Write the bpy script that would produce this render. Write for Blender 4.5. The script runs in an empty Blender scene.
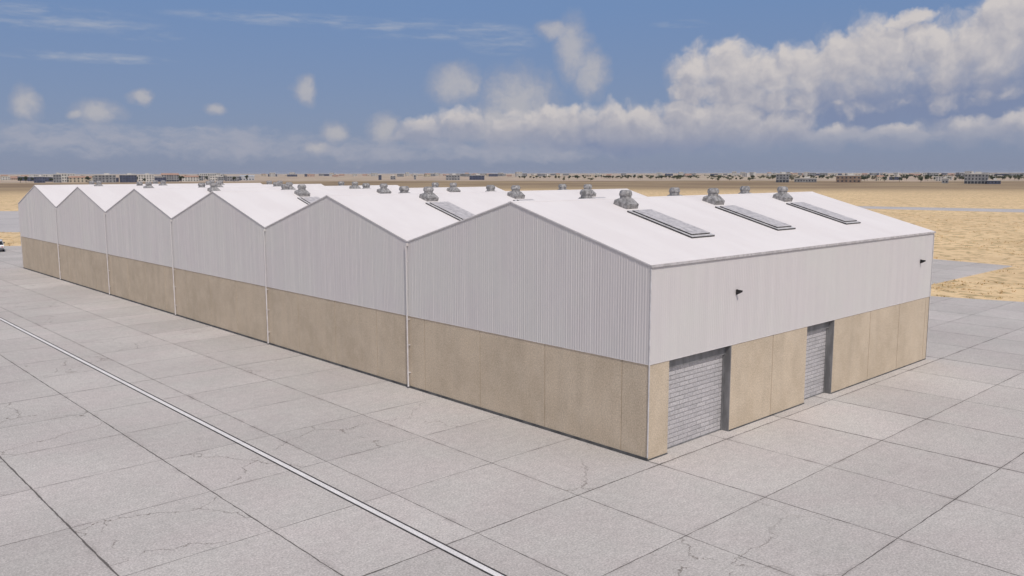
import bpy, math, random
from mathutils import Vector, Matrix
random.seed(7)
R = math.radians
S = bpy.context.scene
COL = S.collection

# ------------------------------------------------------------------ dimensions (metres)
CAM = Vector((-24.5002, -19.041, 10.7))
YAW, PITCH, ROLL, FOC = 0.824357, -0.134665, -0.001591, 847.947
W, D, EAVE, RIDGE, BREAK = 14.96354, 25.66156, 7.363, 9.4685, 3.7076
NB = 6
LEN = W * NB
SL = (RIDGE - EAVE) / (W / 2)
SUN = Vector((-0.25, -0.57, 0.78)).normalized()      # towards the sun


# ------------------------------------------------------------------ helpers
class MB:
    """collects faces and links them as ONE mesh object"""
    def __init__(self):
        self.v, self.f, self.m = [], [], []

    def quad(self, pts, mi=0):
        n = len(self.v)
        self.v += [tuple(p) for p in pts]
        self.f.append(tuple(range(n, n + len(pts))))
        self.m.append(mi)

    def box(self, a, b, mi=0, M=None):
        (x0, y0, z0), (x1, y1, z1) = a, b
        p = [(x0, y0, z0), (x1, y0, z0), (x1, y1, z0), (x0, y1, z0), (x0, y0, z1), (x1, y0, z1), (x1, y1, z1), (x0, y1, z1)]
        if M is not None:
            p = [tuple(M @ Vector(q)) for q in p]
        n = len(self.v)
        self.v += p
        for f in ((3, 2, 1, 0), (4, 5, 6, 7), (0, 1, 5, 4), (1, 2, 6, 5), (2, 3, 7, 6), (3, 0, 4, 7)):
            self.f.append(tuple(n + i for i in f))
            self.m.append(mi)

    def loft(self, rings, mi=0, cap0=True, cap1=True):
        n = len(self.v)
        k = len(rings[0])
        for r in rings:
            self.v += [tuple(p) for p in r]
        for i in range(len(rings) - 1):
            for j in range(k):
                a, b = n + i * k + j, n + i * k + (j + 1) % k
                self.f.append((a, b, b + k, a + k))
                self.m.append(mi)
        if cap0:
            self.f.append(tuple(n + j for j in reversed(range(k))))
            self.m.append(mi)
        if cap1:
            o = n + (len(rings) - 1) * k
            self.f.append(tuple(o + j for j in range(k)))
            self.m.append(mi)

    def lathe(self, prof, seg=14, c=(0, 0, 0), mi=0, axis='z'):
        rings = []
        for r, h in prof:
            ring = []
            for j in range(seg):
                t = 2 * math.pi * j / seg
                if axis == 'z':
                    ring.append((c[0] + r * math.cos(t), c[1] + r * math.sin(t), c[2] + h))
                else:
                    ring.append((c[0] + h, c[1] + r * math.cos(t), c[2] + r * math.sin(t)))
            rings.append(ring)
        self.loft(rings, mi)

    def mesh(self, name, mats, smooth=None):
        me = bpy.data.meshes.new(name)
        me.from_pydata(self.v, [], self.f)
        for m in mats if isinstance(mats, (list, tuple)) else [mats]:
            me.materials.append(m)
        for p, mi in zip(me.polygons, self.m):
            p.material_index = mi
            if smooth:
                p.use_smooth = True
        me.update()
        if smooth and smooth is not True:
            me.set_sharp_from_angle(angle=R(smooth))
        return me

    def build(self, name, mats, parent=None, smooth=None, bevel=None):
        o = bpy.data.objects.new(name, self.mesh(name, mats, smooth))
        COL.objects.link(o)
        if parent:
            o.parent = parent
        if bevel:
            b = o.modifiers.new('bevel', 'BEVEL')
            b.width = bevel
            b.segments = 2
            b.limit_method = 'ANGLE'
        return o


def tag(o, label=None, cat=None, group=None, kind=None):
    for k, v in (('label', label), ('category', cat), ('group', group), ('kind', kind)):
        if v:
            o[k] = v
    return o


def empty(name, loc=(0, 0, 0), rz=0.0, parent=None):
    o = bpy.data.objects.new(name, None)
    COL.objects.link(o)
    o.location = loc
    o.rotation_euler = (0, 0, rz)
    o.empty_display_size = 0.3
    if parent:
        o.parent = parent
    return o


def copy_tree(o, parent=None):
    c = o.copy()
    COL.objects.link(c)
    c.parent = parent
    for ch in [q for q in bpy.data.objects if q.parent == o]:
        copy_tree(ch, c)
    return c


# ------------------------------------------------------------------ node helpers
class NT:
    def __init__(self, tree):
        self.t = tree

    def n(self, ty, **kw):
        nd = self.t.nodes.new(ty)
        for k, v in kw.items():
            setattr(nd, k, v)
        return nd

    def put(self, sock, val):
        if isinstance(val, bpy.types.NodeSocket):
            self.t.links.new(val, sock)
        else:
            sock.default_value = val

    def math(self, op, a, b=None, c=None, clamp=False):
        nd = self.n('ShaderNodeMath', operation=op, use_clamp=clamp)
        self.put(nd.inputs[0], a)
        if b is not None:
            self.put(nd.inputs[1], b)
        if c is not None:
            self.put(nd.inputs[2], c)
        return nd.outputs[0]

    def vm(self, op, a, b=None, out=0):
        nd = self.n('ShaderNodeVectorMath', operation=op)
        self.put(nd.inputs[0], a)
        if b is not None:
            if op == 'SCALE':
                self.put(nd.inputs['Scale'], b)
            else:
                self.put(nd.inputs[1], b)
        return nd.outputs['Value'] if out == 'v' else nd.outputs[0]

    def sep(self, v):
        return self.n_link('ShaderNodeSeparateXYZ', v).outputs

    def n_link(self, ty, v):
        nd = self.n(ty)
        self.put(nd.inputs[0], v)
        return nd

    def comb(self, x, y, z=0.0):
        nd = self.n('ShaderNodeCombineXYZ')
        for i, q in enumerate((x, y, z)):
            self.put(nd.inputs[i], q)
        return nd.outputs[0]

    def noise(self, vec, scale, detail=4.0, rough=0.55, dist=0.0, out='Fac'):
        nd = self.n('ShaderNodeTexNoise')
        self.put(nd.inputs['Vector'], vec)
        self.put(nd.inputs['Scale'], scale)
        nd.inputs['Detail'].default_value = detail
        nd.inputs['Roughness'].default_value = rough
        nd.inputs['Distortion'].default_value = dist
        return nd.outputs[out]

    def ramp(self, v, a, b, lo=0.0, hi=1.0, smooth=True):
        nd = self.n('ShaderNodeMapRange', interpolation_type='SMOOTHSTEP' if smooth else 'LINEAR', clamp=True)
        self.put(nd.inputs['Value'], v)
        nd.inputs['From Min'].default_value = a
        nd.inputs['From Max'].default_value = b
        nd.inputs['To Min'].default_value = lo
        nd.inputs['To Max'].default_value = hi
        return nd.outputs['Result']

    def mix(self, f, a, b, blend='MIX'):
        nd = self.n('ShaderNodeMix', data_type='RGBA', blend_type=blend)
        self.put(nd.inputs['Factor'], f)
        for i, q in ((6, a), (7, b)):
            if isinstance(q, tuple) and len(q) == 3:
                q = (*q, 1.0)
            self.put(nd.inputs[i], q)
        return nd.outputs[2]

    def bump(self, h, strength, dist):
        nd = self.n('ShaderNodeBump')
        self.put(nd.inputs['Height'], h)
        nd.inputs['Strength'].default_value = strength
        nd.inputs['Distance'].default_value = dist
        return nd.outputs[0]


def material(name):
    m = bpy.data.materials.new(name)
    m.use_nodes = True
    t = NT(m.node_tree)
    b = m.node_tree.nodes['Principled BSDF']
    return m, t, b


def obj_co(t):
    return t.n('ShaderNodeTexCoord').outputs['Object']


def world_co(t):
    return t.n('ShaderNodeNewGeometry').outputs['Position']


def mottled(name, c0, c1, scale, rough=0.6, metal=0.0, bump=0.0, stretch=(1, 1, 1), detail=6.0, lo=0.35, hi=0.65, fine=None):
    m, t, b = material(name)
    p = t.vm('MULTIPLY', world_co(t), stretch)
    f = t.ramp(t.noise(p, scale, detail), lo, hi)
    col = t.mix(f, c0, c1)
    if fine:
        g = t.ramp(t.noise(world_co(t), fine, 2.0), 0.3, 0.7, 0.86, 1.12)
        col = t.mix(1.0, col, t.comb(g, g, g), 'MULTIPLY')
    t.put(b.inputs['Base Color'], col)
    b.inputs['Roughness'].default_value = rough
    b.inputs['Metallic'].default_value = metal
    if bump:
        t.put(b.inputs['Normal'], t.bump(t.noise(p, scale * 3, 4.0), 0.5, bump))
    return m


# ------------------------------------------------------------------ materials
PX, PY, X0, Y0 = 4.42, 4.37, 0.02, -0.54        # concrete bay pitch and origin of the joint grid


def concrete_material():
    m, t, b = material('weathered_concrete_slabs')
    P = world_co(t)
    wob = t.vm('SCALE', t.vm('SUBTRACT', t.noise(P, 1.6, 3.0, out='Color'), (0.5, 0.5, 0.5)), 0.07)
    Q = t.vm('ADD', P, wob)
    x, y, _ = t.sep(Q)
    gx = t.math('DIVIDE', t.math('SUBTRACT', x, X0), PX)
    gy = t.math('DIVIDE', t.math('SUBTRACT', y, Y0), PY)
    ix, iy = t.math('FLOOR', gx), t.math('FLOOR', gy)

    def edge(g, pitch):
        f = t.math('FRACT', g)
        return t.math('MULTIPLY', t.math('MINIMUM', f, t.math('SUBTRACT', 1.0, f)), pitch)
    dx, dy = edge(gx, PX), edge(gy, PY)
    # each joint line has its own width, changing along its length
    lx = t.n('ShaderNodeTexWhiteNoise', noise_dimensions='1D')
    t.put(lx.inputs['W'], t.math('ROUND', gx))
    ly = t.n('ShaderNodeTexWhiteNoise', noise_dimensions='1D')
    t.put(ly.inputs['W'], t.math('ADD', t.math('ROUND', gy), 37.0))
    var = t.ramp(t.noise(P, 0.9, 5.0, 0.6), 0.35, 0.75, 0.5, 1.35)
    wx = t.math('MULTIPLY', t.math('MULTIPLY_ADD', t.math('POWER', lx.outputs['Value'], 3.0), 0.045, 0.024), var)
    wy = t.math('MULTIPLY', t.math('MULTIPLY_ADD', t.math('POWER', ly.outputs['Value'], 3.0), 0.024, 0.019), var)
    for line, extra in ((-4.0, 0.034), (-3.0, 0.016)):            # the two joints where the filler has broken out
        on = t.math('LESS_THAN', t.math('ABSOLUTE', t.math('SUBTRACT', t.math('ROUND', gx), line)), 0.5)
        wx = t.math('MULTIPLY_ADD', t.math('MULTIPLY', on, extra * 0.7), var, wx)
    jx = t.math('SUBTRACT', 1.0, t.math('DIVIDE', dx, wx), clamp=True)
    jy = t.math('SUBTRACT', 1.0, t.math('DIVIDE', dy, wy), clamp=True)
    joint = t.math('MAXIMUM', jx, jy)
    joint = t.ramp(joint, 0.0, 0.55)
    # dirt that has collected along the joints
    dirt = t.math('MAXIMUM', t.ramp(dx, 0.22, 0.0), t.ramp(dy, 0.16, 0.0))
    dirt = t.math('MULTIPLY', dirt, t.ramp(t.noise(P, 0.7, 6.0, 0.65), 0.45, 0.75))
    # tone per slab
    wn = t.n('ShaderNodeTexWhiteNoise', noise_dimensions='2D')
    t.put(wn.inputs['Vector'], t.comb(ix, iy, 0.0))
    tone = t.math('MULTIPLY_ADD', wn.outputs['Value'], 0.11, 0.955)
    # broad stains and fine aggregate
    stain = t.ramp(t.noise(P, 0.13, 7.0, 0.6), 0.35, 0.68, 0.93, 1.04)
    mid = t.ramp(t.noise(P, 3.0, 8.0, 0.8), 0.3, 0.7, 0.91, 1.09)
    fine = t.ramp(t.noise(P, 15.0, 4.0, 0.9), 0.3, 0.7, 0.68, 1.31)
    # brushed streaks across each slab
    st = t.ramp(t.noise(t.vm('MULTIPLY', P, (0.45, 3.5, 1.0)), 1.3, 5.0, 0.6), 0.35, 0.7, 0.98, 1.015)
    k = t.math('MULTIPLY', t.math('MULTIPLY', tone, stain), t.math('MULTIPLY', t.math('MULTIPLY', mid, st), fine))
    warm = t.ramp(t.noise(P, 0.35, 5.0, 0.6), 0.35, 0.65)
    col = t.mix(warm, (0.520, 0.488, 0.455), (0.525, 0.480, 0.452))
    col = t.mix(1.0, col, t.comb(k, k, k), 'MULTIPLY')
    # cracks: only in some slabs
    v = t.n('ShaderNodeTexVoronoi', feature='DISTANCE_TO_EDGE')
    cw = t.vm('SCALE', t.vm('SUBTRACT', t.noise(P, 0.9, 6.0, 0.62, out='Color'), (0.5, 0.5, 0.5)), 1.5)
    t.put(v.inputs['Vector'], t.vm('ADD', P, cw))
    v.inputs['Scale'].default_value = 0.23
    crk = t.ramp(v.outputs['Distance'], 0.0060, 0.001)
    wn2 = t.n('ShaderNodeTexWhiteNoise', noise_dimensions='2D')
    t.put(wn2.inputs['Vector'], t.comb(t.math('ADD', ix, 11.5), iy, 0.0))
    crk = t.math('MULTIPLY', crk, t.ramp(wn2.outputs['Value'], 0.68, 0.72))
    crk = t.math('MULTIPLY', crk, t.ramp(x, 2.0, -6.0, 0.22, 1.0))     # the older bays lie towards the painted line
    crk = t.math('MULTIPLY', crk, t.ramp(t.noise(P, 0.8, 3.0), 0.40, 0.48, 0.0, 1.0))
    col = t.mix(t.math('MULTIPLY', dirt, 0.42), col, (0.17, 0.15, 0.135))
    col = t.mix(t.math('MULTIPLY', crk, 0.72), col, (0.17, 0.142, 0.12))
    col = t.mix(t.math('MULTIPLY', joint, 0.85), col, (0.085, 0.077, 0.07))
    t.put(b.inputs['Base Color'], col)
    b.inputs['Roughness'].default_value = 0.88
    b.inputs['Specular IOR Level'].default_value = 0.08
    h = t.math('SUBTRACT', t.math('MULTIPLY', t.noise(P, 24.0, 4.0, 0.7), 0.35), t.math('MAXIMUM', joint, crk))
    t.put(b.inputs['Normal'], t.bump(h, 0.55, 0.02))
    return m


def ground_material():
    m, t, b = material('dry_desert_grassland')
    P = world_co(t)
    x, y, _ = t.sep(P)
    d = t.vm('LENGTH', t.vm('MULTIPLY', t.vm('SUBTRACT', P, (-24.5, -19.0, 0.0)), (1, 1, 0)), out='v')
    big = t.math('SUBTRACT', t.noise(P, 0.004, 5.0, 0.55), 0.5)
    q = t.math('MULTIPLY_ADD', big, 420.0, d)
    # tussock streaks (wind direction across the field)
    rot = t.n('ShaderNodeVectorRotate', rotation_type='Z_AXIS')
    t.put(rot.inputs['Vector'], P)
    rot.inputs['Angle'].default_value = R(40)
    Pw = t.vm('MULTIPLY', rot.outputs[0], (1.0, 0.30, 1.0))
    a = t.noise(Pw, 0.22, 7.0, 0.66)
    tuft = t.ramp(a, 0.46, 0.66)
    c = t.noise(P, 1.6, 5.0, 0.7)
    sand = t.mix(t.ramp(c, 0.3, 0.7), (0.74, 0.535, 0.30), (0.86, 0.645, 0.385))
    sand = t.mix(t.math('MULTIPLY', tuft, 0.55), sand, (0.56, 0.40, 0.215))
    sand = t.mix(t.ramp(t.noise(t.vm('MULTIPLY', Pw, (0.55, 1.5, 1)), 1.1, 5.0, 0.62), 0.50, 0.62, 0.0, 0.75), sand, (0.33, 0.255, 0.13))
    sand = t.mix(t.ramp(t.noise(P, 0.018, 5.0), 0.40, 0.68, 0.0, 0.40), sand, (0.62, 0.45, 0.27))
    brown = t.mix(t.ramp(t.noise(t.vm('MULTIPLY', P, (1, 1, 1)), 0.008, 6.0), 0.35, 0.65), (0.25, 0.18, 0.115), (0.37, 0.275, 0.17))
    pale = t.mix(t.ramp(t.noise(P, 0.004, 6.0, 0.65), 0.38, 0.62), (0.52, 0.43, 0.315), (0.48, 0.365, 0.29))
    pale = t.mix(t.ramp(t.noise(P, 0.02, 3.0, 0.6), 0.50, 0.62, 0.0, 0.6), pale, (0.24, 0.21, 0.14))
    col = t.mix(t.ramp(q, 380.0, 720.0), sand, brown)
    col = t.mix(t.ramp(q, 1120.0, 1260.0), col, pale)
    t.put(b.inputs['Base Color'], col)
    b.inputs['Roughness'].default_value = 0.95
    b.inputs['Specular IOR Level'].default_value = 0.1
    t.put(b.inputs['Normal'], t.bump(t.noise(P, 1.2, 6.0, 0.7), 0.4, 0.25))
    return m


def cladding_material():
    m, t, b = material('pale_corrugated_steel')
    P = world_co(t)
    f = t.noise(t.vm('MULTIPLY', P, (1.0, 1.0, 0.07)), 2.2, 5.0, 0.6)
    g = t.noise(P, 0.25, 4.0)
    col = t.mix(t.ramp(f, 0.35, 0.65), (0.595, 0.557, 0.551), (0.630, 0.590, 0.581))
    col = t.mix(t.ramp(g, 0.35, 0.65, 0.0, 0.5), col, (0.615, 0.605, 0.570))
    t.put(b.inputs['Base Color'], col)
    b.inputs['Roughness'].default_value = 0.5
    b.inputs['Specular IOR Level'].default_value = 0.3
    return m


def precast_material():
    m, t, b = material('beige_exposed_aggregate_concrete')
    P = world_co(t)
    f = t.noise(P, 0.35, 6.0, 0.6)
    v = t.noise(t.vm('MULTIPLY', P, (1.0, 1.0, 0.12)), 1.4, 5.0, 0.6)
    col = t.mix(t.ramp(f, 0.35, 0.65), (0.505, 0.415, 0.310), (0.575, 0.475, 0.358))
    col = t.mix(t.ramp(v, 0.42, 0.70, 0.0, 0.45), col, (0.45, 0.375, 0.285))
    bl = t.ramp(t.noise(P, 1.1, 7.0, 0.7), 0.40, 0.66)
    col = t.mix(t.math('MULTIPLY', bl, 0.35), col, (0.66, 0.56, 0.44))
    g = t.ramp(t.noise(P, 16.0, 4.0, 0.85), 0.3, 0.7, 0.77, 1.21)
    col = t.mix(1.0, col, t.comb(g, g, g), 'MULTIPLY')
    t.put(b.inputs['Base Color'], col)
    b.inputs['Roughness'].default_value = 0.9
    b.inputs['Specular IOR Level'].default_value = 0.2
    t.put(b.inputs['Normal'], t.bump(t.noise(P, 34.0, 3.0, 0.8), 0.4, 0.012))
    return m


def roof_material():
    m, t, b = material('white_roof_membrane')
    P = world_co(t)
    f = t.noise(t.vm('MULTIPLY', P, (1.0, 0.3, 1.0)), 0.5, 6.0, 0.6)
    g = t.noise(P, 3.0, 5.0, 0.6)
    col = t.mix(t.ramp(f, 0.35, 0.65), (0.760, 0.71, 0.690), (0.795, 0.75, 0.73))
    col = t.mix(t.ramp(g, 0.55, 0.8, 0.0, 0.25), col, (0.73, 0.69, 0.69))
    x = t.sep(P)[0]
    lap = t.math('FRACT', t.math('DIVIDE', t.math('ADD', x, 0.3), 2.14))
    lap = t.ramp(t.math('MINIMUM', lap, t.math('SUBTRACT', 1.0, lap)), 0.010, 0.0, 0.0, 0.18)
    col = t.mix(lap, col, (0.55, 0.52, 0.53))
    t.put(b.inputs['Base Color'], col)
    b.inputs['Roughness'].default_value = 0.7
    b.inputs['Specular IOR Level'].default_value = 0.25
    return m


def shutter_material():
    m, t, b = material('galvanised_shutter_steel')
    P = world_co(t)
    br = t.n('ShaderNodeTexBrick')
    x, y, z = t.sep(P)
    t.put(br.inputs['Vector'], t.comb(x, t.math('SUBTRACT', z, 0.025), 0.0))
    br.inputs['Color1'].default_value = (0.44, 0.422, 0.425, 1)
    br.inputs['Color2'].default_value = (0.56, 0.535, 0.535, 1)
    br.inputs['Mortar'].default_value = (0.28, 0.27, 0.27, 1)
    br.inputs['Scale'].default_value = 1.0
    br.inputs['Brick Width'].default_value = 0.6
    br.inputs['Row Height'].default_value = 0.18
    br.inputs['Mortar Size'].default_value = 0.014
    f = t.noise(P, 1.1, 6.0, 0.65)
    col = t.mix(t.ramp(f, 0.4, 0.62, 0.0, 0.35), br.outputs['Color'], (0.54, 0.51, 0.52))
    ln = t.math('FRACT', t.math('DIVIDE', t.math('SUBTRACT', z, 0.025), 0.18))
    col = t.mix(t.ramp(t.math('MINIMUM', ln, t.math('SUBTRACT', 1.0, ln)), 0.09, 0.03, 0.0, 0.6), col, (0.20, 0.192, 0.192))
    g = t.ramp(t.noise(P, 14.0, 4.0, 0.8), 0.3, 0.7, 0.78, 1.22)
    col = t.mix(1.0, col, t.comb(g, g, g), 'MULTIPLY')
    t.put(b.inputs['Base Color'], col)
    b.inputs['Roughness'].default_value = 0.5
    b.inputs['Metallic'].default_value = 0.15
    return m


def skylight_material():
    m, t, b = material('weathered_rooflight_sheet')
    P = world_co(t)
    x, y, z = t.sep(P)
    br = t.n('ShaderNodeTexBrick')
    t.put(br.inputs['Vector'], t.comb(x, y, 0.0))
    br.offset = 0.0
    br.inputs['Color1'].default_value = (0.44, 0.41, 0.40, 1)
    br.inputs['Color2'].default_value = (0.56, 0.525, 0.515, 1)
    br.inputs['Mortar'].default_value = (0.30, 0.29, 0.29, 1)
    br.inputs['Scale'].default_value = 1.0
    br.inputs['Brick Width'].default_value = 0.36
    br.inputs['Row Height'].default_value = 0.40
    br.inputs['Mortar Size'].default_value = 0.018
    f = t.noise(P, 4.0, 6.0, 0.8)
    col = t.mix(t.ramp(f, 0.4, 0.62, 0.0, 0.8), br.outputs['Color'], (0.66, 0.62, 0.605))
    t.put(b.inputs['Base Color'], col)
    b.inputs['Roughness'].default_value = 0.45
    return m


M = dict(
    concrete=concrete_material(), ground=ground_material(), cladding=cladding_material(), precast=precast_material(),
    roof=roof_material(), shutter=shutter_material(), rooflight=skylight_material(),
    galv=mottled('weathered_galvanised_steel', (0.17, 0.163, 0.16), (0.42, 0.405, 0.396), 7.0, 0.55, 0.2, lo=0.30, hi=0.70),
    gutter=mottled('weathered_gutter_steel', (0.43, 0.405, 0.405), (0.55, 0.52, 0.52), 4.5, 0.5, lo=0.42, hi=0.58),
    flange=mottled('pale_flashing_steel', (0.50, 0.48, 0.48), (0.62, 0.60, 0.60), 4.0, 0.5),
    darkframe=mottled('dark_grey_paint_and_shade', (0.15, 0.148, 0.15), (0.235, 0.232, 0.235), 3.0, 0.55, stretch=(1, 1, 0.3)),  # door frame paint; the lintel's shade is put into this colour too
    edge=mottled('dark_rooflight_kerb', (0.03, 0.03, 0.032), (0.075, 0.072, 0.072), 3.0, 0.7),
    foot_band=mottled('dark_foot_band', (0.055, 0.055, 0.058), (0.12, 0.118, 0.115), 1.2, 0.85),
    seam=mottled('joint_sealant', (0.36, 0.29, 0.21), (0.43, 0.35, 0.26), 1.0, 0.9),
    pipe=mottled('off_white_pvc_pipe', (0.60, 0.56, 0.555), (0.72, 0.69, 0.685), 2.0, 0.45),
    black=mottled('black_lamp_housing', (0.008, 0.008, 0.009), (0.016, 0.016, 0.017), 6.0, 0.4),
    linewhite=mottled('worn_white_road_paint', (0.72, 0.69, 0.67), (0.80, 0.77, 0.75), 1.5, 0.7, fine=20.0),
    linedark=mottled('dark_border_paint', (0.028, 0.026, 0.025), (0.06, 0.056, 0.053), 2.0, 0.8),
    carpaint=mottled('white_car_paint', (0.56, 0.56, 0.56), (0.62, 0.62, 0.62), 2.0, 0.25),
    glass=mottled('dark_car_glass', (0.012, 0.014, 0.016), (0.02, 0.022, 0.025), 2.0, 0.08),
    tyre=mottled('black_tyre_rubber', (0.012, 0.012, 0.012), (0.025, 0.025, 0.025), 8.0, 0.85),
    rim=mottled('alloy_rim', (0.35, 0.35, 0.36), (0.5, 0.5, 0.5), 8.0, 0.35, 0.7),
    redlamp=mottled('red_lamp_lens', (0.55, 0.03, 0.02), (0.65, 0.05, 0.03), 9.0, 0.2),
    plastic=mottled('grey_bumper_plastic', (0.10, 0.10, 0.105), (0.15, 0.15, 0.155), 5.0, 0.6),
    bark=mottled('tree_bark', (0.07, 0.05, 0.035), (0.13, 0.10, 0.07), 2.0, 0.9),
    leaf=mottled('dusty_dark_foliage', (0.030, 0.042, 0.022), (0.075, 0.092, 0.045), 0.8, 0.8),
    leaf2=mottled('olive_scrub_foliage', (0.055, 0.062, 0.030), (0.12, 0.125, 0.062), 0.8, 0.8),
    straw=mottled('dry_straw_grass', (0.52, 0.365, 0.17), (0.72, 0.52, 0.28), 0.5, 0.95),
)
TOWN = dict(
    cream=mottled('cream_render', (0.44, 0.38, 0.29), (0.54, 0.47, 0.36), 0.2, 0.9),
    white=mottled('chalky_white_render', (0.46, 0.44, 0.41), (0.58, 0.56, 0.52), 0.2, 0.9),
    grey=mottled('grey_render', (0.19, 0.19, 0.20), (0.28, 0.28, 0.285), 0.2, 0.9),
    brown=mottled('brown_render', (0.20, 0.14, 0.105), (0.28, 0.205, 0.155), 0.2, 0.9),
    navy=mottled('navy_cladding', (0.045, 0.055, 0.10), (0.08, 0.09, 0.14), 0.2, 0.7),
    pink=mottled('pink_render', (0.42, 0.30, 0.245), (0.50, 0.36, 0.30), 0.2, 0.9),
    tile=mottled('red_roof_tile', (0.34, 0.205, 0.15), (0.42, 0.265, 0.20), 0.4, 0.85),
    window=mottled('dark_window_glass', (0.025, 0.03, 0.04), (0.06, 0.065, 0.08), 0.5, 0.2),
    trim=mottled('pale_parapet', (0.50, 0.48, 0.45), (0.58, 0.55, 0.51), 0.3, 0.9),
    metal=mottled('silver_shed_cladding', (0.36, 0.37, 0.39), (0.46, 0.47, 0.48), 0.3, 0.5, stretch=(1, 1, 0.2)),
)

# ------------------------------------------------------------------ setting: ground and paving
def sheet(name, pts, z, mat, depth=0.0):
    mb = MB()
    top = [(x, y, z) for x, y in pts]
    mb.quad(top)
    if depth:
        n = len(pts)
        for i in range(n):
            a, c = pts[i], pts[(i + 1) % n]
            mb.quad([(a[0], a[1], z), (a[0], a[1], z - depth), (c[0], c[1], z - depth), (c[0], c[1], z)])
    return tag(mb.build(name, mat), kind='structure')


GZ = -0.06
sheet('ground', [(-30000, -30000), (30000, -30000), (30000, 30000), (-30000, 30000)], GZ, M['ground'])
sheet('apron', [(-200, -100), (86, -100), (64.5, -30), (54.2, 3.25), (52.1, 10), (50.5, 17), (45, 89), (7.45, 124.2), (-200, 318)], 0.0, M['concrete'], 0.3)
sheet('parking_pad', [(51.9, 13.05), (84.0, 13.15), (85.6, 22.7), (92, 62), (47.4, 60)], -0.004, M['concrete'], 0.3)
TX = M['taxi'] = mottled('grey_taxiway_asphalt', (0.46, 0.43, 0.415), (0.53, 0.495, 0.475), 0.05, 0.9, fine=3.0)
sheet('taxiway', [(-70, 241), (12.7, 161.3), (16.4, 157.8), (120, 58), (140, 78), (120, 182), (38.5, 260), (34.3, 264.1), (-60, 352)], -0.03, TX, 0.2)
sheet('runway', [(262, 30), (243, 26), (232, 60), (226, 110), (210, 300), (216, 300), (243, 112), (255, 62)], -0.03, TX, 0.2)

LX = -10.17
mb = MB()
for s in (-1, 1):
    a, c = LX + s * 0.095, LX + s * 0.165
    mb.quad([(min(a, c), -60, 0.004), (max(a, c), -60, 0.004), (max(a, c), 150, 0.004), (min(a, c), 150, 0.004)])
tag(mb.build('line_border', M['linedark']), kind='structure')
mb = MB()
mb.quad([(LX - 0.094, -60, 0.006), (LX + 0.094, -60, 0.006), (LX + 0.094, 150, 0.006), (LX - 0.094, 150, 0.006)])
tag(mb.build('painted_line', M['linewhite']), kind='structure')

# dry grass tussocks over the field nearest the apron
def inside(p, poly):
    r = False
    for i in range(len(poly)):
        (x1, y1), (x2, y2) = poly[i], poly[i - 1]
        if (y1 > p[1]) != (y2 > p[1]) and p[0] < (x2 - x1) * (p[1] - y1) / (y2 - y1) + x1:
            r = not r
    return r


APR = [(-200, -100), (86, -100), (64.5, -30), (54.2, 3.25), (52.1, 10), (50.5, 17), (45, 89), (7.45, 124.2), (-200, 318)]
PAD = [(51.9, 13.05), (84.0, 13.15), (85.6, 22.7), (92, 62), (47.4, 60)]
TAX = [(-70, 241), (12.7, 161.3), (16.4, 157.8), (120, 58), (140, 78), (120, 182), (38.5, 260), (34.3, 264.1), (-60, 352)]
mb = MB()
rg = random.Random(3)
cnt = 0
while cnt < 1400:
    if rg.random() < 0.86:
        az, d = R(rg.uniform(14, 31)), 75 + 170 * rg.random() ** 1.3
    else:
        az, d = R(rg.uniform(74, 80)), rg.uniform(140, 190)
    x, y = CAM.x + d * math.cos(az), CAM.y + d * math.sin(az)
    if any(inside((x, y), q) for q in (APR, PAD, TAX)):
        continue
    if math.sin(x * 0.21 + 2.1 * math.sin(y * 0.13)) * math.sin(y * 0.17 + 1.7 * math.sin(x * 0.09)) < rg.uniform(-0.7, 0.5):
        continue
    cnt += 1
    for k in range(5):
        a = rg.uniform(0, 6.28)
        h, w_, l = rg.uniform(0.06, 0.18), rg.uniform(0.03, 0.09), rg.uniform(0.05, 0.25)
        px_, py_ = x + rg.gauss(0, .18), y + rg.gauss(0, .18)
        ux, uy = math.cos(a), math.sin(a)
        mb.quad([(px_ - uy * w_, py_ + ux * w_, GZ - 0.01), (px_ + uy * w_, py_ - ux * w_, GZ - 0.01), (px_ + ux * l, py_ + uy * l, GZ + h)])
tag(mb.build('dry_grass', M['straw']), label='tufts of straw coloured dry grass on the open field beyond the concrete', cat='grass', kind='stuff')

# ------------------------------------------------------------------ the warehouse
WH = tag(empty('warehouse'), 'long white corrugated warehouse with six gabled bays above beige concrete base walls', 'warehouse')


def roof_z(y):
    k = (y / W) % 1.0
    return EAVE + SL * W * min(k, 1 - k)


RIB = W / 116.0
rr = random.Random(11)
def rib_profile(length):
    out, s = [], 0.0
    while s < length - 1e-6:
        dp = rr.choice((0.007, 0.009, 0.012))
        for q, d in ((0.0, 0.0), (0.45, 0.0), (0.56, dp), (0.88, dp)):
            if s + q * RIB < length - 1e-6:
                out.append((s + q * RIB, d))
        s += RIB
    out.append((length, 0.0))
    return out


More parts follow.
